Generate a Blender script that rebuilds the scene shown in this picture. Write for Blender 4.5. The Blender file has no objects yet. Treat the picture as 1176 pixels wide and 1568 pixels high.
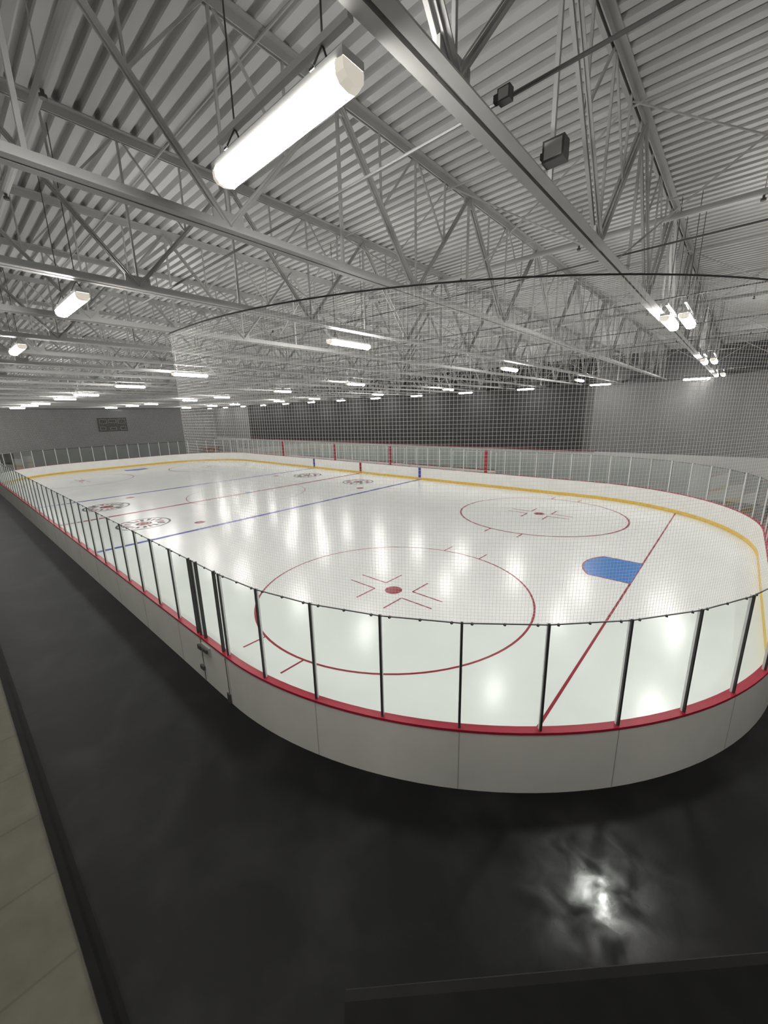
import bpy, math, random
from mathutils import Vector, Matrix
random.seed(4)
sc = bpy.context.scene
sc.view_settings.view_transform = 'Standard'
sc.view_settings.look = 'None'
sc.view_settings.exposure = 0.0

# ------------------------------------------------------------------ materials
def mat(name, col, rough=0.5, metal=0.0, noise=0.0, nscale=5.0, spec=0.5, emit=None, estr=0.0, bump=0.0, bscale=40.0):
    m = bpy.data.materials.new(name); m.use_nodes = True
    nt = m.node_tree; b = nt.nodes['Principled BSDF']
    b.inputs['Base Color'].default_value = (*col, 1)
    b.inputs['Roughness'].default_value = rough
    b.inputs['Metallic'].default_value = metal
    b.inputs['Specular IOR Level'].default_value = spec
    tc = nt.nodes.new('ShaderNodeTexCoord')
    if noise > 0:
        n = nt.nodes.new('ShaderNodeTexNoise'); n.inputs['Scale'].default_value = nscale
        n.inputs['Detail'].default_value = 5
        nt.links.new(tc.outputs['Object'], n.inputs['Vector'])
        r = nt.nodes.new('ShaderNodeValToRGB')
        r.color_ramp.elements[0].position = 0.3; r.color_ramp.elements[1].position = 0.7
        r.color_ramp.elements[0].color = (*[c*(1-noise) for c in col], 1)
        r.color_ramp.elements[1].color = (*[min(1, c*(1+noise)) for c in col], 1)
        nt.links.new(n.outputs['Fac'], r.inputs['Fac'])
        nt.links.new(r.outputs['Color'], b.inputs['Base Color'])
    if bump > 0:
        n2 = nt.nodes.new('ShaderNodeTexNoise'); n2.inputs['Scale'].default_value = bscale
        nt.links.new(tc.outputs['Object'], n2.inputs['Vector'])
        bp = nt.nodes.new('ShaderNodeBump'); bp.inputs['Strength'].default_value = bump
        bp.inputs['Distance'].default_value = 0.02
        nt.links.new(n2.outputs['Fac'], bp.inputs['Height'])
        nt.links.new(bp.outputs['Normal'], b.inputs['Normal'])
    if emit:
        b.inputs['Emission Color'].default_value = (*emit, 1)
        b.inputs['Emission Strength'].default_value = estr
    return m

M_ice = mat('ice', (0.83, 0.85, 0.84), 0.21, noise=0.03, nscale=0.6, spec=0.42, bump=0.06, bscale=3.0)
M_red = mat('ice_paint_red', (0.28, 0.010, 0.028), 0.3, noise=0.15, nscale=3)
M_blue = mat('ice_paint_blue', (0.02, 0.035, 0.34), 0.3, noise=0.15, nscale=3)
M_crease = mat('ice_paint_crease', (0.035, 0.19, 0.55), 0.3, noise=0.05, nscale=3)
M_black = mat('ice_paint_black', (0.03, 0.03, 0.03), 0.3, noise=0.2, nscale=3)
M_board_in = mat('board_white_plastic', (0.85, 0.85, 0.82), 0.35, noise=0.03, nscale=2)
M_board_out = mat('board_outer_panel', (0.70, 0.69, 0.63), 0.45, noise=0.04, nscale=1.5)
M_yellow = mat('kickplate_yellow', (0.80, 0.52, 0.06), 0.4, noise=0.05)
M_cap = mat('dasher_cap_red', (0.36, 0.018, 0.04), 0.4, noise=0.08)
M_trim = mat('maroon_wall_trim', (0.14, 0.02, 0.025), 0.6, noise=0.08)
M_seam = mat('panel_seam', (0.38, 0.37, 0.34), 0.6, noise=0.1)
M_alu = mat('aluminium_post', (0.80, 0.81, 0.81), 0.45, metal=0.2, noise=0.04)
M_shade_black = mat('post_shade_door_black', (0.035, 0.035, 0.035), 0.45, noise=0.1)  # dim outer side of posts put into the colour; also the black door
M_curb = mat('black_rubber_curb', (0.006, 0.006, 0.006), 0.6, noise=0.2, spec=0.12)
M_steel = mat('painted_steel', (0.42, 0.42, 0.41), 0.5, noise=0.06, nscale=2)
M_rod = mat('conduit_grey', (0.13, 0.13, 0.13), 0.5, noise=0.08, nscale=2)
M_deck = mat('metal_deck', (0.56, 0.56, 0.555), 0.45, metal=0.0, noise=0.04, nscale=1)
M_net = mat('net_twine', (0.70, 0.70, 0.68), 0.7, noise=0.05)
M_cable = mat('black_cable', (0.01, 0.01, 0.01), 0.5, noise=0.1)
M_darkmetal = mat('dark_metal', (0.07, 0.07, 0.07), 0.45, noise=0.1)
M_emit = mat('led_diffuser', (0.9, 0.9, 0.88), 0.4, emit=(1.0, 0.97, 0.925), estr=132.0, noise=0.01)
M_endcap = mat('fixture_end_cap', (0.85, 0.80, 0.70), 0.4, noise=0.03, emit=(1.0, 0.93, 0.80), estr=0.4)
M_scr = mat('scoreboard_black', (0.012, 0.012, 0.012), 0.6, noise=0.1, spec=0.1)
M_digit = mat('scoreboard_frame', (0.16, 0.16, 0.16), 0.5, noise=0.1)
M_bench = mat('bench_seat', (0.35, 0.35, 0.35), 0.4, noise=0.1)
M_wood = mat('plywood_brown', (0.30, 0.15, 0.07), 0.6, noise=0.2, nscale=4)
M_leather = mat('black_rail_vinyl', (0.005, 0.005, 0.005), 0.6, noise=0.2, nscale=30, spec=0.08)

def glass_mat():
    m = bpy.data.materials.new('tempered_glass'); m.use_nodes = True
    nt = m.node_tree; nt.nodes.clear()
    o = nt.nodes.new('ShaderNodeOutputMaterial')
    t = nt.nodes.new('ShaderNodeBsdfTransparent'); t.inputs[0].default_value = (0.90, 0.95, 0.925, 1)
    g = nt.nodes.new('ShaderNodeBsdfGlossy'); g.inputs['Roughness'].default_value = 0.03
    f = nt.nodes.new('ShaderNodeFresnel'); f.inputs['IOR'].default_value = 1.45
    ml = nt.nodes.new('ShaderNodeMath'); ml.operation = 'MULTIPLY'; ml.inputs[1].default_value = 0.22
    mx = nt.nodes.new('ShaderNodeMixShader')
    nt.links.new(f.outputs[0], ml.inputs[0])
    nt.links.new(ml.outputs[0], mx.inputs[0]); nt.links.new(t.outputs[0], mx.inputs[1])
    nt.links.new(g.outputs[0], mx.inputs[2]); nt.links.new(mx.outputs[0], o.inputs[0])
    return m
M_glass = glass_mat()

def floor_mat():
    m = bpy.data.materials.new('black_rubber_floor'); m.use_nodes = True
    nt = m.node_tree; b = nt.nodes['Principled BSDF']; L = nt.links.new
    tc = nt.nodes.new('ShaderNodeTexCoord')
    n1 = nt.nodes.new('ShaderNodeTexNoise'); n1.inputs['Scale'].default_value = 0.75; n1.inputs['Detail'].default_value = 7; n1.inputs['Distortion'].default_value = 0.3; n1.inputs['Roughness'].default_value = 0.55
    n2 = nt.nodes.new('ShaderNodeTexNoise'); n2.inputs['Scale'].default_value = 120; n2.inputs['Detail'].default_value = 2
    L(tc.outputs['Object'], n1.inputs['Vector']); L(tc.outputs['Object'], n2.inputs['Vector'])
    r = nt.nodes.new('ShaderNodeValToRGB')
    r.color_ramp.elements[0].position = 0.48; r.color_ramp.elements[0].color = (0.008, 0.008, 0.0086, 1)
    r.color_ramp.elements[1].position = 0.78; r.color_ramp.elements[1].color = (0.028, 0.028, 0.029, 1)
    L(n1.outputs['Fac'], r.inputs['Fac'])
    mx = nt.nodes.new('ShaderNodeMixRGB'); mx.blend_type = 'MULTIPLY'; mx.inputs[0].default_value = 0.6
    L(r.outputs[0], mx.inputs[1]); L(n2.outputs['Fac'], mx.inputs[2])
    L(mx.outputs[0], b.inputs['Base Color'])
    mp = nt.nodes.new('ShaderNodeMapping'); mp.inputs['Location'].default_value = (0.42, -4.35, 0)
    L(tc.outputs['Object'], mp.inputs['Vector'])
    ln = nt.nodes.new('ShaderNodeVectorMath'); ln.operation = 'LENGTH'; L(mp.outputs[0], ln.inputs[0])
    fall = nt.nodes.new('ShaderNodeMapRange'); fall.inputs[1].default_value = 0.1; fall.inputs[2].default_value = 1.5
    fall.inputs[3].default_value = 1.0; fall.inputs[4].default_value = 0.0
    L(ln.outputs['Value'], fall.inputs[0])
    n3 = nt.nodes.new('ShaderNodeTexNoise'); n3.inputs['Scale'].default_value = 2.2; n3.inputs['Detail'].default_value = 4; n3.inputs['Distortion'].default_value = 0.5; n3.inputs['Roughness'].default_value = 0.5
    L(tc.outputs['Object'], n3.inputs['Vector'])
    r2 = nt.nodes.new('ShaderNodeMapRange'); r2.inputs[1].default_value = 0.33; r2.inputs[2].default_value = 0.66
    r2.inputs[3].default_value = 0.0; r2.inputs[4].default_value = 1.0
    L(n3.outputs['Fac'], r2.inputs[0])
    mul = nt.nodes.new('ShaderNodeMath'); mul.operation = 'MULTIPLY'; L(fall.outputs[0], mul.inputs[0]); L(r2.outputs[0], mul.inputs[1])
    ro = nt.nodes.new('ShaderNodeMapRange'); ro.inputs[3].default_value = 0.50; ro.inputs[4].default_value = 0.10
    L(mul.outputs[0], ro.inputs[0]); L(ro.outputs[0], b.inputs['Roughness'])
    so = nt.nodes.new('ShaderNodeMapRange'); so.inputs[3].default_value = 0.18; so.inputs[4].default_value = 0.55
    L(mul.outputs[0], so.inputs[0]); L(so.outputs[0], b.inputs['Specular IOR Level'])
    bp = nt.nodes.new('ShaderNodeBump'); bp.inputs['Strength'].default_value = 0.10; bp.inputs['Distance'].default_value = 0.003
    L(n2.outputs['Fac'], bp.inputs['Height']); L(bp.outputs[0], b.inputs['Normal'])
    return m
M_floor = floor_mat()

def concrete_mat():
    m = bpy.data.materials.new('concrete'); m.use_nodes = True
    nt = m.node_tree; b = nt.nodes['Principled BSDF']; L = nt.links.new
    tc = nt.nodes.new('ShaderNodeTexCoord')
    br = nt.nodes.new('ShaderNodeTexBrick'); br.offset = 0.0
    br.inputs['Scale'].default_value = 1.0; br.inputs['Brick Width'].default_value = 1.2; br.inputs['Row Height'].default_value = 1.2
    br.inputs['Mortar Size'].default_value = 0.03; br.inputs['Mortar Smooth'].default_value = 1.0
    br.inputs['Color1'].default_value = (0.150, 0.142, 0.105, 1); br.inputs['Color2'].default_value = (0.138, 0.131, 0.098, 1)
    br.inputs['Mortar'].default_value = (0.105, 0.10, 0.077, 1)
    L(tc.outputs['Object'], br.inputs['Vector'])
    n1 = nt.nodes.new('ShaderNodeTexNoise'); n1.inputs['Scale'].default_value = 3; n1.inputs['Detail'].default_value = 8
    L(tc.outputs['Object'], n1.inputs['Vector'])
    mx = nt.nodes.new('ShaderNodeMixRGB'); mx.blend_type = 'MULTIPLY'; mx.inputs[0].default_value = 0.5
    L(br.outputs['Color'], mx.inputs[1]); L(n1.outputs['Fac'], mx.inputs[2]); L(mx.outputs[0], b.inputs['Base Color'])
    b.inputs['Roughness'].default_value = 0.6; b.inputs['Specular IOR Level'].default_value = 0.3
    return m
M_conc = concrete_mat()

def wall_mat(name, c_low, c_high, zsplit, band=None, c_band=None):
    m = bpy.data.materials.new(name); m.use_nodes = True
    nt = m.node_tree; b = nt.nodes['Principled BSDF']; L = nt.links.new
    tc = nt.nodes.new('ShaderNodeTexCoord'); sp = nt.nodes.new('ShaderNodeSeparateXYZ')
    L(tc.outputs['Object'], sp.inputs[0])
    high = None
    if band:
        g1 = nt.nodes.new('ShaderNodeMath'); g1.operation = 'GREATER_THAN'; g1.inputs[1].default_value = band[0]; L(sp.outputs['X'], g1.inputs[0])
        g2 = nt.nodes.new('ShaderNodeMath'); g2.operation = 'LESS_THAN'; g2.inputs[1].default_value = band[1]; L(sp.outputs['X'], g2.inputs[0])
        g3 = nt.nodes.new('ShaderNodeMath'); g3.operation = 'MULTIPLY'; L(g1.outputs[0], g3.inputs[0]); L(g2.outputs[0], g3.inputs[1])
        high = nt.nodes.new('ShaderNodeMixRGB'); high.inputs[1].default_value = (*c_high, 1); high.inputs[2].default_value = (*c_band, 1)
        L(g3.outputs[0], high.inputs[0])
    gt = nt.nodes.new('ShaderNodeMath'); gt.operation = 'GREATER_THAN'; gt.inputs[1].default_value = zsplit
    L(sp.outputs['Z'], gt.inputs[0])
    mx = nt.nodes.new('ShaderNodeMixRGB'); mx.inputs[1].default_value = (*c_low, 1); mx.inputs[2].default_value = (*c_high, 1)
    if high: L(high.outputs[0], mx.inputs[2])
    L(gt.outputs[0], mx.inputs[0])
    n = nt.nodes.new('ShaderNodeTexNoise'); n.inputs['Scale'].default_value = 0.8; L(tc.outputs['Object'], n.inputs['Vector'])
    m2 = nt.nodes.new('ShaderNodeMixRGB'); m2.blend_type = 'MULTIPLY'; m2.inputs[0].default_value = 0.2
    L(mx.outputs[0], m2.inputs[1]); L(n.outputs['Fac'], m2.inputs[2]); L(m2.outputs[0], b.inputs['Base Color'])
    b.inputs['Roughness'].default_value = 0.8
    return m
M_wall_dark = wall_mat('wall_dark_paint', (0.46, 0.46, 0.45), (0.10, 0.10, 0.102), 2.85, (-56.6, -8.4), (0.024, 0.024, 0.025))
M_wall_grey = wall_mat('wall_grey_paint', (0.30, 0.30, 0.30), (0.17, 0.172, 0.178), 2.4)

# ------------------------------------------------------------------ mesh builder
class MB:
    def __init__(s): s.v = []; s.f = []; s.m = []; s.mats = []
    def mi(s, m):
        if m not in s.mats: s.mats.append(m)
        return s.mats.index(m)
    def face(s, pts, m):
        i = len(s.v); s.v.extend([tuple(p) for p in pts]); s.f.append(tuple(range(i, i+len(pts)))); s.m.append(s.mi(m))
    def hexa(s, c, m, caps=True):
        i = len(s.v); s.v.extend([tuple(p) for p in c]); k = s.mi(m)
        for a in range(4):
            b = (a+1) % 4
            s.f.append((i+a, i+b, i+4+b, i+4+a)); s.m.append(k)
        if caps:
            s.f.append((i+3, i+2, i+1, i)); s.m.append(k); s.f.append((i+4, i+5, i+6, i+7)); s.m.append(k)
    def box(s, x0, x1, y0, y1, z0, z1, m):
        s.hexa([(x0,y0,z0),(x1,y0,z0),(x1,y1,z0),(x0,y1,z0),(x0,y0,z1),(x1,y0,z1),(x1,y1,z1),(x0,y1,z1)], m)
    def beam(s, p, q, w, h, m, up=(0,0,1), caps=True):
        p = Vector(p); q = Vector(q); d = (q-p).normalized(); up = Vector(up)
        if abs(d.dot(up)) > 0.99: up = Vector((1,0,0))
        sd = d.cross(up).normalized(); u = sd.cross(d)
        a = sd*w/2; b = u*h/2
        s.hexa([p-a-b, p+a-b, p+a+b, p-a+b, q-a-b, q+a-b, q+a+b, q-a+b], m, caps)
    def tube(s, p, q, r, m, n=8):
        p = Vector(p); q = Vector(q); d = (q-p).normalized(); up = Vector((0,0,1))
        if abs(d.dot(up)) > 0.99: up = Vector((1,0,0))
        sd = d.cross(up).normalized(); u = sd.cross(d); i = len(s.v); k = s.mi(m)
        for e in (p, q):
            for j in range(n):
                t = 2*math.pi*j/n; s.v.append(tuple(e + sd*math.cos(t)*r + u*math.sin(t)*r))
        for j in range(n):
            b = (j+1) % n; s.f.append((i+j, i+b, i+n+b, i+n+j)); s.m.append(k)
        s.f.append(tuple(i+j for j in range(n))[::-1]); s.m.append(k)
        s.f.append(tuple(i+n+j for j in range(n))); s.m.append(k)
    def mesh(s, name):
        me = bpy.data.meshes.new(name); me.from_pydata(s.v, [], s.f)
        for m in s.mats: me.materials.append(m)
        for p, k in zip(me.polygons, s.m): p.material_index = k
        me.update(); return me
    def obj(s, name, parent=None, loc=None):
        o = bpy.data.objects.new(name, s.mesh(name)); sc.collection.objects.link(o)
        if loc: o.location = loc
        if parent: o.parent = parent
        return o
def link(name, me, loc, rotz=0):
    o = bpy.data.objects.new(name, me); o.location = loc; o.rotation_euler = (0, 0, rotz); sc.collection.objects.link(o); return o
def empty(name):
    o = bpy.data.objects.new(name, None); sc.collection.objects.link(o); return o

# ------------------------------------------------------------------ dimensions
H = 5.9
XE, XW = 1.25, -59.75
YN, YF = 3.3, 29.3
R = 8.53
XC = (XE+XW)/2; YC = (YN+YF)/2
Z0, ZB, ZG = 0.012, 1.15, 2.93
XL, XR, YB, YW = -68.0, 7.0, -7.0, 33.0   # room
ZT = 9.6

def nodes(d, sub=1, sides=(36,11,7,11,36,11,7,11)):
    out = []
    xa, xb, ya, yb = XW+R, XE-R, YN+R, YF-R
    def st(p, q, n, nx, ny):
        for i in range(n*sub):
            t = i/(n*sub); out.append((p[0]+(q[0]-p[0])*t, p[1]+(q[1]-p[1])*t, nx, ny))
    def arc(c, a0, a1, n):
        for i in range(n*sub):
            a = math.radians(a0+(a1-a0)*i/(n*sub)); out.append((c[0]+(R+d)*math.cos(a), c[1]+(R+d)*math.sin(a), math.cos(a), math.sin(a)))
    st((xa, YN-d), (xb, YN-d), sides[0], 0, -1)
    arc((xb, ya), -90, 0, sides[1])
    st((XE+d, ya), (XE+d, yb), sides[2], 1, 0)
    arc((xb, yb), 0, 90, sides[3])
    st((xb, YF+d), (xa, YF+d), sides[4], 0, 1)
    arc((xa, yb), 90, 180, sides[5])
    st((XW-d, yb), (XW-d, ya), sides[6], -1, 0)
    arc((xa, ya), 180, 270, sides[7])
    return out

# ------------------------------------------------------------------ room shell
b = MB(); b.box(XL, XR, YB, YW, -0.2, 0.0, M_floor); b.obj('floor')
b = MB(); b.box(XL, XR, YW, YW+0.2, 0, ZT+0.1, M_wall_dark); b.obj('wall_far')
b = MB(); b.box(XL-0.2, XL, YB, YW, 0, ZT+0.1, M_wall_grey); b.obj('wall_left')
b = MB(); b.box(XR, XR+0.2, YB, YW, 0, ZT+0.1, M_wall_grey); b.obj('wall_right')
b = MB(); b.box(XL, XR, YB-0.2, YB, 0, ZT+0.1, M_wall_grey); b.obj('wall_near')
b = MB(); y = YB; k = b.mi(M_deck); prof = []
while y < YW:
    prof += [(y, ZT), (y+0.105, ZT), (y+0.118, ZT+0.10), (y+0.192, ZT+0.10)]; y += 0.205
prof.append((YW, ZT))
for (y, z) in prof: b.v += [(XL, y, z), (XR, y, z)]
for i in range(len(prof)-1):
    b.f.append((2*i, 2*i+1, 2*i+3, 2*i+2)); b.m.append(k)
b.obj('ceiling')
b = MB(); b.box(XL+.02, XR-.02, YB+.02, 0.02, 0, 0.10, M_conc); b.box(XL+.02, XR-.02, 0.02, 0.10, 0, 0.125, M_curb); b.box(XL+.02, XR-.02, 0.10, 0.20, 0, 0.05, M_curb)
b.obj('concrete_walkway')
b = MB(); b.box(-57, -8, YW-0.05, YW, 2.83, 2.93, M_trim); b.obj('trim_1')
b = MB(); b.box(XL, XL+0.06, 4.2, 6.6, 0, 2.3, M_shade_black); b.box(XL+0.06, XL+0.09, 4.4, 5.3, 0.1, 2.15, M_board_in); b.box(XL+0.06, XL+0.10, 5.36, 5.42, 0.95, 1.15, M_alu)
b.obj('door_1')
b = MB()
for z in (0.1, 0.8, 1.5): b.box(-65, -63.6, 28.6, 31.8, z, z+0.06, M_wood)
for x in (-65, -63.68):
    for y in (28.6, 30.15, 31.72): b.box(x, x+0.08, y, y+0.08, 0, 1.6, M_wood)
for y in (28.9, 29.7, 30.5): b.box(-64.8, -63.9, y, y+0.6, 0.86, 1.3, M_wood)
b.obj('storage_shelf')

# ------------------------------------------------------------------ ice and markings
b = MB(); b.face([(p[0], p[1], Z0) for p in nodes(-0.0, 4)], M_ice); ice = b.obj('ice_surface')
zz = [Z0+0.002]
def rect(x0, x1, y0, y1, m, name):
    b = MB(); z = zz[0]; b.face([(x0,y0,z),(x1,y0,z),(x1,y1,z),(x0,y1,z)], m); zz[0] += 0.00005; return b.obj(name, ice)
def ring(B, cx, cy, r0, r1, m, a0=0, a1=360, n=96):
    z = zz[0]
    for i in range(n):
        t0 = math.radians(a0+(a1-a0)*i/n); t1 = math.radians(a0+(a1-a0)*(i+1)/n)
        P = lambda r, t: (cx+r*math.cos(t), cy+r*math.sin(t), z)
        if r0 <= 0: B.face([(cx,cy,z), P(r1,t0), P(r1,t1)], m)
        else: B.face([P(r0,t0), P(r1,t0), P(r1,t1), P(r0,t1)], m)
    zz[0] += 0.00005
GX = XE-3.35; GX2 = XW+3.35
def goal_y(x):
    dx = (x-(XE-R)); dy = math.sqrt(R*R-dx*dx); return YN+R-dy
gy = goal_y(GX)
for s, gx in ((1, GX), (-1, GX2)):
    rect(gx-0.032, gx+0.032, gy, YN+YF-gy, M_red, 'goal_line')
for s, gx in ((-1, GX), (1, GX2)):
    bm = MB(); z = zz[0]; pts = [(gx, YC-1.22, z), (gx, YC+1.22, z)]
    rr = 1.83; a0 = math.asin(1.22/rr)
    for i in range(17):
        a = a0-2*a0*i/16; pts.append((gx+s*(rr*math.cos(a)), YC+rr*math.sin(a), z))
    bm.face(pts, M_crease); zz[0] += 0.00005
    z = zz[0]; P = pts[2:]
    for i in range(16):
        p, q = P[i], P[i+1]; c = lambda t: ((t[0]-gx)*0.965+gx, (t[1]-YC)*0.965+YC, z)
        bm.face([(p[0],p[1],z),(q[0],q[1],z), c(q), c(p)], M_red)
    for sy in (-1, 1):
        bm.face([(gx, YC+sy*1.22, z), (gx+s*rr*math.cos(a0), YC+sy*1.22, z), (gx+s*rr*math.cos(a0), YC+sy*1.17, z), (gx, YC+sy*1.17, z)], M_red)
    zz[0] += 0.00005
    bm.obj('goal_crease', ice)
BX = GX-19.5; BX2 = GX2+19.5
for x in (BX, BX2): rect(x-0.15, x+0.15, YN, YF, M_blue, 'blue_line')
rect(XC-0.15, XC+0.15, YN, YF, M_red, 'center_line')
bm = MB(); ring(bm, XC, YC, 4.52, 4.57, M_red); ring(bm, XC, YC, 0, 0.3, M_blue, n=32); bm.obj('center_circle', ice)
for gx, s in ((GX, -1), (GX2, 1)):
    for sy in (-1, 1):
        cx, cy = gx+s*6.1, YC+sy*6.7
        hw = 0.028 if sy < 0 else 0.04
        bm = MB(); ring(bm, cx, cy, 4.60-2.3*hw, 4.60, M_red); ring(bm, cx, cy, 0, 0.3, M_red, n=32)
        z = zz[0]
        def q(x0, x1, y0, y1): bm.face([(x0,y0,z),(x1,y0,z),(x1,y1,z),(x0,y1,z)], M_red)
        for ax in (-1, 1):
            for ay in (-1, 1):
                X0, Y0 = cx+ax*0.6, cy+ay*0.3
                q(min(X0, X0+ax*1.2), max(X0, X0+ax*1.2), Y0-hw, Y0+hw)
                q(X0-hw, X0+hw, min(Y0, Y0+ay*0.9), max(Y0, Y0+ay*0.9))
                xh = cx+ax*0.85; y1 = cy+ay*4.52
                q(xh-hw, xh+hw, min(y1, y1+ay*0.65), max(y1, y1+ay*0.65))
        zz[0] += 0.00005
        bm.obj('faceoff_circle', ice)
for x in (BX-1.5, BX2+1.5):
    for sy in (-1, 1):
        bm = MB(); ring(bm, x, YC+sy*6.7, 0, 0.3, M_red, n=32); bm.obj('faceoff_spot', ice)
for lx in (XC+3.7, XC-3.7):
    for ly in (YC-8.9, YC+8.9):
        bm = MB(); ring(bm, lx, ly, 1.3, 1.42, M_black, n=48)
        for i in range(18):
            a = i*20+random.uniform(-4, 4); ring(bm, lx, ly, random.uniform(0.55, 0.8), random.uniform(1.0, 1.25), M_black if i % 3 else M_red, a, a+11, 3)
        ring(bm, lx, ly, 0.3, 0.42, M_black, n=24)
        z = zz[0]
        for i in range(10):
            a = math.radians(36*i); r0 = 0.5 if i % 2 else 0.2; a2 = math.radians(36*(i+1)); r1 = 0.2 if i % 2 else 0.5
            bm.face([(lx, ly, z), (lx+r0*math.cos(a), ly+r0*math.sin(a), z), (lx+r1*math.cos(a2), ly+r1*math.sin(a2), z)], M_red)
        zz[0] += 0.00005
        bm.obj('ice_logo', ice)

# ------------------------------------------------------------------ dasher boards
dash = empty('dasher_boards')
prof = [(-0.015, 0.0), (-0.015, 0.2), (0.0, 0.21), (0.0, 1.125), (-0.006, 1.125), (-0.006, ZB), (0.132, ZB), (0.132, 1.105), (0.12, 1.105), (0.12, 0.0)]
pm = [M_yellow, M_yellow, M_board_in, M_cap, M_cap, M_cap, M_cap, M_cap, M_board_out]
b = MB(); rings = []
for (d, z) in prof: rings.append([(p[0], p[1], z) for p in nodes(d, 4)])
n = len(rings[0])
for r in rings: b.v += r
for j in range(len(prof)-1):
    k = b.mi(pm[j])
    for i in range(n):
        i2 = (i+1) % n; b.f.append((j*n+i, (j+1)*n+i, (j+1)*n+i2, j*n+i2)); b.m.append(k)
b.obj('board_shell', dash)
b = MB()
nd = nodes(0.122)
for i, p in enumerate(nd):
    if i % 2 == 0:
        c = Vector((p[0], p[1], 0))
        b.beam(c+Vector((0,0,0.01)), c+Vector((0,0,1.10)), 0.012, 0.006, M_seam, up=(p[2], p[3], 0))
b.obj('panel_seams', dash)
b = MB()
for x, m in ((BX, M_blue), (BX2, M_blue), (XC, M_red)):
    for y0, y1 in ((YN-0.006, YN+0.004), (YF-0.004, YF+0.006)): b.box(x-0.15, x+0.15, y0, y1, 0.21, 1.11, m)
b.obj('board_line_stripes', dash)
gl = empty('rink_glass')
np_ = nodes(0.06); n = len(np_)
b = MB(); c = MB(); e = MB()
for i in range(n):
    p, q = np_[i], np_[(i+1) % n]
    b.face([(p[0], p[1], ZB), (q[0], q[1], ZB), (q[0], q[1], ZG), (p[0], p[1], ZG)], M_glass)
    e.beam((p[0], p[1], ZG), (q[0], q[1], ZG), 0.016, 0.014, M_darkmetal)
    P = Vector((p[0], p[1], 0)); N = Vector((p[2], p[3], 0))
    c.beam(P-N*0.012+Vector((0,0,ZB)), P-N*0.012+Vector((0,0,ZG+0.03)), 0.04, 0.034, M_alu, up=N)
    c.beam(P+N*0.022+Vector((0,0,ZB)), P+N*0.022+Vector((0,0,ZG+0.03)), 0.034, 0.028, M_shade_black, up=N)  # outer post face coloured dark as its shaded side
    for t in (0.12, 0.5, 0.88):
        x = p[0]+(q[0]-p[0])*t; y = p[1]+(q[1]-p[1])*t
        e.box(x-0.016, x+0.016, y-0.016, y+0.016, ZG-0.025, ZG+0.010, M_darkmetal)
for x in (-7.48, -8.30, -8.66):
    c.box(x-0.018, x+0.018, YN-0.10, YN-0.04, ZB, ZG+0.03, M_shade_black)
b.obj('glass_panes', gl); e.obj('glass_edge_trim', gl); c.obj('glass_posts', gl)
b = MB(); yy = YN-0.12
b.box(-8.50, -8.48, yy-0.008, yy, 0.02, 1.08, M_darkmetal)
b.box(-7.36, -7.34, yy-0.008, yy, 0.02, 1.08, M_darkmetal)
b.box(-8.42, -8.02, yy-0.03, yy, 0.82, 1.02, M_seam)
b.box(-8.30, -8.10, yy-0.07, yy-0.03, 0.88, 0.96, M_darkmetal)
b.box(-8.60, -8.44, yy-0.05, yy, 0.82, 0.92, M_darkmetal); b.box(-8.60, -8.44, yy-0.05, yy, 0.30, 0.40, M_darkmetal)
b.box(-7.42, -7.30, yy-0.03, yy, 0.0, 0.22, M_darkmetal)
b.obj('gate_latch', dash)
pb = empty('player_bench_box')
b = MB()
b.box(-43, -15, 31.1, 31.2, 0, 1.1, M_board_in); b.box(-43, -15, 31.08, 31.22, 1.1, 1.16, M_cap)
for x in (-43, -33.2, -25.2, -15):
    b.box(x-0.05, x+0.05, YF+0.16, 31.1, 0, 1.1, M_board_in)
    b.box(x-0.10, x+0.10, YF-0.02, YF+0.12, ZB, 2.95, M_cap)
for x0, x1 in ((-42.5, -33.8), (-24.8, -15.4)):
    b.box(x0, x1, 30.6, 30.95, 0.42, 0.47, M_bench)
    x = x0+0.2
    while x < x1: b.box(x, x+0.05, 30.65, 30.9, 0, 0.42, M_darkmetal); x += 1.8
x = -43
while x <= -15: b.box(x-0.02, x+0.02, 31.13, 31.17, 1.16, 2.6, M_alu); x += 1.4
b.obj('bench_enclosure', pb)
b = MB(); b.face([(-43,31.15,1.16),(-15,31.15,1.16),(-15,31.15,2.6),(-43,31.15,2.6)], M_glass); b.obj('bench_glass', pb)

# ------------------------------------------------------------------ protective netting
def netting(path, z0, z1, cell, w, name):
    b = MB(); L = [0]
    for i in range(1, len(path)): L.append(L[-1]+(path[i]-path[i-1]).length)
    tot = L[-1]; s = 0; j = 0
    while s <= tot:
        while j < len(L)-2 and L[j+1] < s: j += 1
        t = (s-L[j])/(L[j+1]-L[j]); p = path[j].lerp(path[j+1], t); dd = (path[j+1]-path[j]).normalized()
        b.beam((p.x, p.y, z0), (p.x, p.y, z1), w, w, M_net, up=(-dd.y, dd.x, 0), caps=False); s += cell
    z = z0
    while z <= z1:
        for i in range(len(path)-1): b.beam((path[i].x, path[i].y, z), (path[i+1].x, path[i+1].y, z), w, w, M_net, caps=False)
        z += cell
    net = b.obj(name)
    b = MB()
    for i in range(len(path)-1): b.tube((path[i].x, path[i].y, z1), (path[i+1].x, path[i+1].y, z1), 0.012, M_cable, 6)
    b.obj('net_cable', net)
    return net
N4 = nodes(0.06, 1)
N8 = nodes(0.06, 4)
def near_path():
    pts = [Vector((p[0], p[1])) for p in N8[144:144+4*29+1]]
    return [Vector((-7.95, YN-0.06))] + pts + [Vector((-7.95, YF+0.06))]
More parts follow.
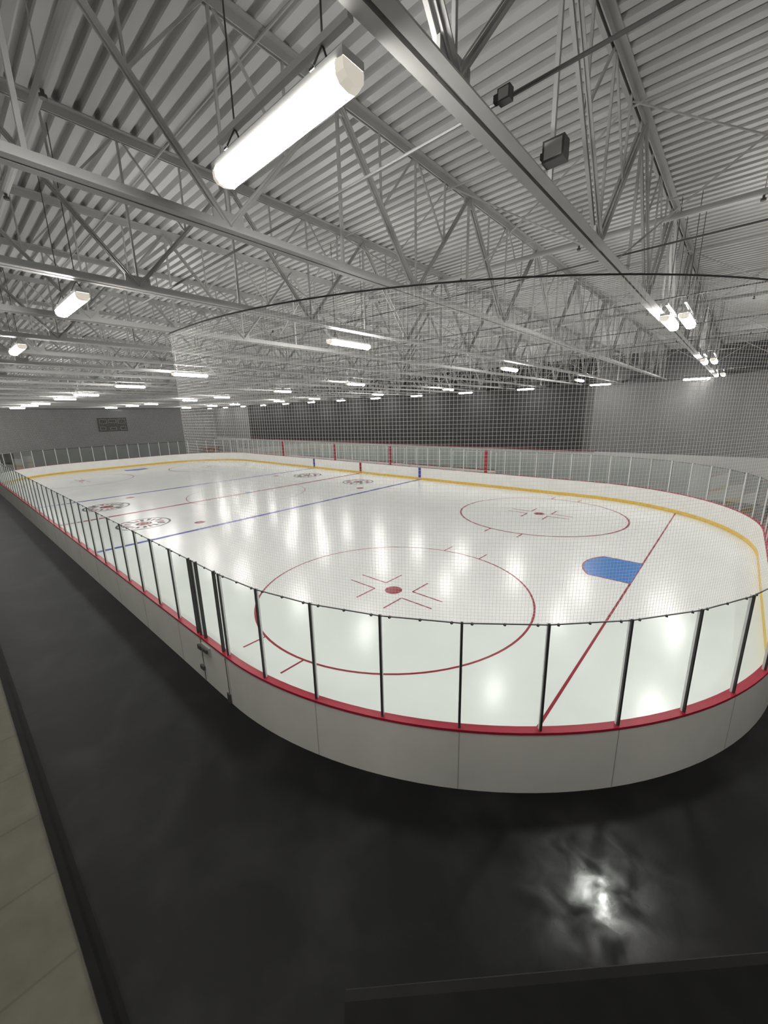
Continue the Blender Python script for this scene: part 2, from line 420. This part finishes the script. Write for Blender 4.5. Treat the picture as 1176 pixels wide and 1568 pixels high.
def far_path():
    pts = [Vector((p[0], p[1])) for p in N4[36+11+7+11+36:]] + [Vector((N4[0][0], N4[0][1]))]
    return [Vector((-50.5, YF+0.06))] + pts + [Vector((-50.5, YN-0.06))]
netting(near_path(), ZG+0.03, 7.42, 0.05, 0.0020, 'safety_netting')
netting(far_path(), ZG+0.03, 7.42, 0.10, 0.005, 'safety_netting')

# ------------------------------------------------------------------ roof trusses
ZC = 7.70
def truss_mesh():
    b = MB(); y0, y1 = YB+0.02, YW-0.02
    for s in (-1, 1):
        def bx(xa, xb, za, zb): b.box(min(s*xa, s*xb), max(s*xa, s*xb), y0, y1, za, zb, M_steel)
        bx(0.014, 0.095, ZC, ZC+0.012); bx(0.014, 0.026, ZC+0.012, ZC+0.10)
        bx(0.014, 0.095, ZT-0.014, ZT-0.002); bx(0.014, 0.026, ZT-0.10, ZT-0.014)
    P = 3.1; ys = 2.4-3*P; zb = ZC+0.06; zt = ZT-0.06
    y = ys
    while y-P/2 < y1:
        for sgn in (-1, 1):
            ye = y+sgn*P/2
            if y0 < ye < y1 and y0 < y < y1:
                for s in (-1, 1):
                    b.beam((s*0.032, y, zb), (s*0.032, ye, zt), 0.046, 0.010, M_steel, up=(0,0,1))
                    b.beam((s*0.020, y, zb), (s*0.020, ye, zt), 0.010, 0.050, M_steel, up=(0,0,1))
                ym = (y+ye)/2; zm = (zb+zt)/2
                b.beam((0, ym, zm), (0, ym+sgn*0.02, zt), 0.022, 0.026, M_steel)
                b.beam((0, ym, zm), (0, y+sgn*0.03, zt), 0.022, 0.026, M_steel)
        if y0 < y < y1:
            b.beam((0, y, zb), (0, y, zt), 0.026, 0.026, M_steel)
            b.box(-0.012, 0.012, y-0.16, y+0.16, ZC+0.02, ZC+0.19, M_steel)
        ye = y+P/2
        if y0 < ye < y1:
            b.beam((0, ye, zb), (0, ye, zt), 0.034, 0.034, M_steel)
            b.box(-0.012, 0.012, ye-0.15, ye+0.15, ZT-0.2, ZT-0.03, M_steel)
        y += P
    return b.mesh('roof_truss')
tm = truss_mesh()
TX = [-1.52+2.60*k for k in range(3, -26, -1)]
TX = [x for x in TX if XL+0.3 < x < XR-0.3]
for x in TX: link('roof_truss', tm, (x, 0, 0))
b = MB()
for y in (2.85, 6.4, 9.4, 12.6, 15.6, 18.8, 22.0, 25.2, 28.2, -1.5):
    b.tube((XL+.02, y, ZC+0.14), (XR-.02, y, ZC+0.14), 0.012, M_rod, 6)
    b.tube((XL+.02, y, ZT-0.15), (XR-.02, y, ZT-0.15), 0.014, M_steel, 6)
for i in range(len(TX)-1):
    xa, xb = TX[i], TX[i+1]
    for y in (6.4, 12.6, 18.8, 25.2):
        b.tube((xa, y, ZC+0.1), (xb, y, ZT-0.1), 0.012, M_steel, 5); b.tube((xb, y, ZC+0.1), (xa, y, ZT-0.1), 0.012, M_steel, 5)
b.obj('truss_bridging')
for y in (1.35, 9.0, 16.5, 24.0):
    b = MB(); b.tube((XL+.02, y, 9.02), (XR-.02, y, 9.02), 0.05, M_steel, 12)
    for x in TX:
        b.tube((x+1.3, y, 9.02), (x+1.3, y, ZT+0.01), 0.007, M_steel, 5)
        b.tube((x+1.3, y, 8.93), (x+1.3, y, 8.99), 0.018, M_darkmetal, 6); b.tube((x+1.3, y, 8.90), (x+1.3, y, 8.93), 0.035, M_darkmetal, 8)
    b.obj('sprinkler_pipe')

# ------------------------------------------------------------------ light fixtures (long axis = local x)
def fixture():
    b = MB(); Lh = 0.62
    sec = [(-0.076, 0.016), (-0.082, 0.0), (-0.078, -0.045), (-0.054, -0.072), (0, -0.082), (0.054, -0.072), (0.078, -0.045), (0.082, 0.0), (0.076, 0.016)]
    for i in range(len(sec)-1):
        (ya, za), (yb, zb) = sec[i], sec[i+1]
        b.face([(-Lh, ya, za), (Lh, ya, za), (Lh, yb, zb), (-Lh, yb, zb)], M_emit)
        for s in (-1, 1):
            o = s*(Lh+0.05)
            b.face([(s*Lh, ya*1.03, za*1.03), (s*Lh, yb*1.03, zb*1.03), (o, yb*0.9, zb*0.85), (o, ya*0.9, za*0.85)], M_endcap)
    for s in (-1, 1):
        o = s*(Lh+0.05); b.face([(o, y*0.9, z*0.85) for y, z in sec], M_endcap)
    b.box(-Lh-0.05, Lh+0.05, -0.076, 0.076, 0.014, 0.055, M_steel)
    b.box(-Lh*0.9, Lh*0.9, -0.035, 0.035, 0.055, 0.075, M_steel)
    for x in (-0.45, 0.45):
        b.box(x-0.02, x+0.02, -0.085, 0.085, 0.05, 0.062, M_darkmetal)
        b.beam((x, -0.08, 0.055), (x, 0, 0.20), 0.008, 0.008, M_darkmetal); b.beam((x, 0.08, 0.055), (x, 0, 0.20), 0.008, 0.008, M_darkmetal)
        b.tube((x, 0, 0.19), (x, 0, 2.0), 0.006, M_darkmetal, 5)
    b.box(-0.66, 0.66, -0.02, 0.02, 0.19, 0.23, M_steel)
    return b.mesh('added_fill_fixture')
fm = fixture(); ZL = 7.58
cols = [-7.3, -16.1, -22.95, -31.2, -37.1, -46.4, -52.2, -60.1]
for x in cols:
    for y in (7.1, 16.0, 25.3): link('added_fill_fixture', fm, (x, y, ZL), math.pi/2)
for y in (10.0, 19.2, 27.6):
    link('added_fill_fixture', fm, (-1.04, y, 7.53), math.pi/2); link('added_fill_fixture', fm, (-1.32, y, 7.53), math.pi/2)
x = -2.36
while x > -66:
    link('added_fill_fixture', fm, (x, 1.75, ZL), 0); link('added_fill_fixture', fm, (x, 31.0, ZL), 0); x -= 5.2
for (x, y, a) in ((2.8, 1.75, 0), (4.6, 8, 1), (4.6, 16, 1), (4.6, 24, 1), (-2.38, -4.0, 0), (-12.78, -4.0, 0), (-23.18, -4.0, 0), (2.8, -4.0, 0)):  # unseen fixtures added to brighten the outer boards
    link('added_fill_fixture', fm, (x, y, ZL), a*math.pi/2)
for (x, y, z, s) in ((-1.34, 3.55, 7.80, 0.080), (-1.37, 2.75, 7.79, 0.04)):
    b = MB(); b.box(-s, s, -s*0.7, s*0.7, -s*0.9, s*0.9, M_darkmetal); b.box(-s*0.8, s*0.8, -s*0.75, -s*0.7, -s*0.7, s*0.7, M_steel); b.box(-s-0.03, -s, -0.02, 0.02, -0.02, 0.02, M_darkmetal)
    b.obj('junction_box', loc=(x, y, z))

# ------------------------------------------------------------------ scoreboard
b = MB(); x = XL+0.001
b.box(x, x+0.18, 16.1, 19.7, 4.5, 6.4, M_scr)
for (ya, yb_, za, zb_) in ((16.3, 17.2, 5.6, 6.2), (18.6, 19.5, 5.6, 6.2), (17.4, 18.4, 5.7, 6.2), (16.3, 17.0, 4.7, 5.2), (18.8, 19.5, 4.7, 5.2), (17.5, 18.3, 4.7, 5.1)):
    b.box(x+0.18, x+0.20, ya, yb_, zb_-0.05, zb_, M_digit); b.box(x+0.18, x+0.20, ya, yb_, za, za+0.05, M_digit)
    b.box(x+0.18, x+0.20, ya, ya+0.05, za, zb_, M_digit); b.box(x+0.18, x+0.20, yb_-0.05, yb_, za, zb_, M_digit)
b.obj('scoreboard')

# ------------------------------------------------------------------ foreground parapet
az = math.radians(41.7)
Rv = Vector((math.cos(az), math.sin(az), 0)); Hv = Vector((-math.sin(az), math.cos(az), 0))
p0 = Rv*(-0.068)+Hv*0.374; p1 = Rv*1.7+Hv*0.455; dv = (p1-p0).normalized(); nv = Vector((dv.y, -dv.x, 0))
b = MB(); zt = H-0.75
pts = [(0.0, -0.02), (0.008, -0.006), (0.022, 0.0), (0.14, 0.0), (0.155, -0.008), (0.16, -0.02), (0.16, -0.10), (0.12, -0.10), (0.12, -zt), (0.04, -zt), (0.04, -0.10), (0.0, -0.10)]
A = [p0+nv*d+Vector((0,0,zt+z)) for d, z in pts]; B_ = [p1+nv*d+Vector((0,0,zt+z)) for d, z in pts]
for i in range(len(pts)):
    j = (i+1) % len(pts); b.face([A[i], B_[i], B_[j], A[j]], M_leather)
b.face(A, M_leather); b.face(B_[::-1], M_leather)
b.obj('balcony_parapet')

# ------------------------------------------------------------------ world, camera
w = bpy.data.worlds.new('world'); sc.world = w; w.use_nodes = True
w.node_tree.nodes['Background'].inputs[0].default_value = (0.5, 0.5, 0.5, 1); w.node_tree.nodes['Background'].inputs[1].default_value = 0.1
cam = bpy.data.cameras.new('camera'); co = bpy.data.objects.new('camera', cam); sc.collection.objects.link(co)
cam.sensor_fit = 'HORIZONTAL'; cam.sensor_width = 36; cam.lens = 36*605/1176; cam.clip_start = 0.02; cam.clip_end = 300
p = math.radians(13.8); r = math.radians(1.37)
F = Hv*math.cos(p)+Vector((0,0,-math.sin(p))); U = Hv*math.sin(p)+Vector((0,0,math.cos(p)))
cx = Rv*math.cos(r)-U*math.sin(r); cu = Rv*math.sin(r)+U*math.cos(r)
mw = Matrix((cx, cu, -F)).transposed().to_4x4(); mw.translation = Vector((0, 0, H)); co.matrix_world = mw
sc.camera = co
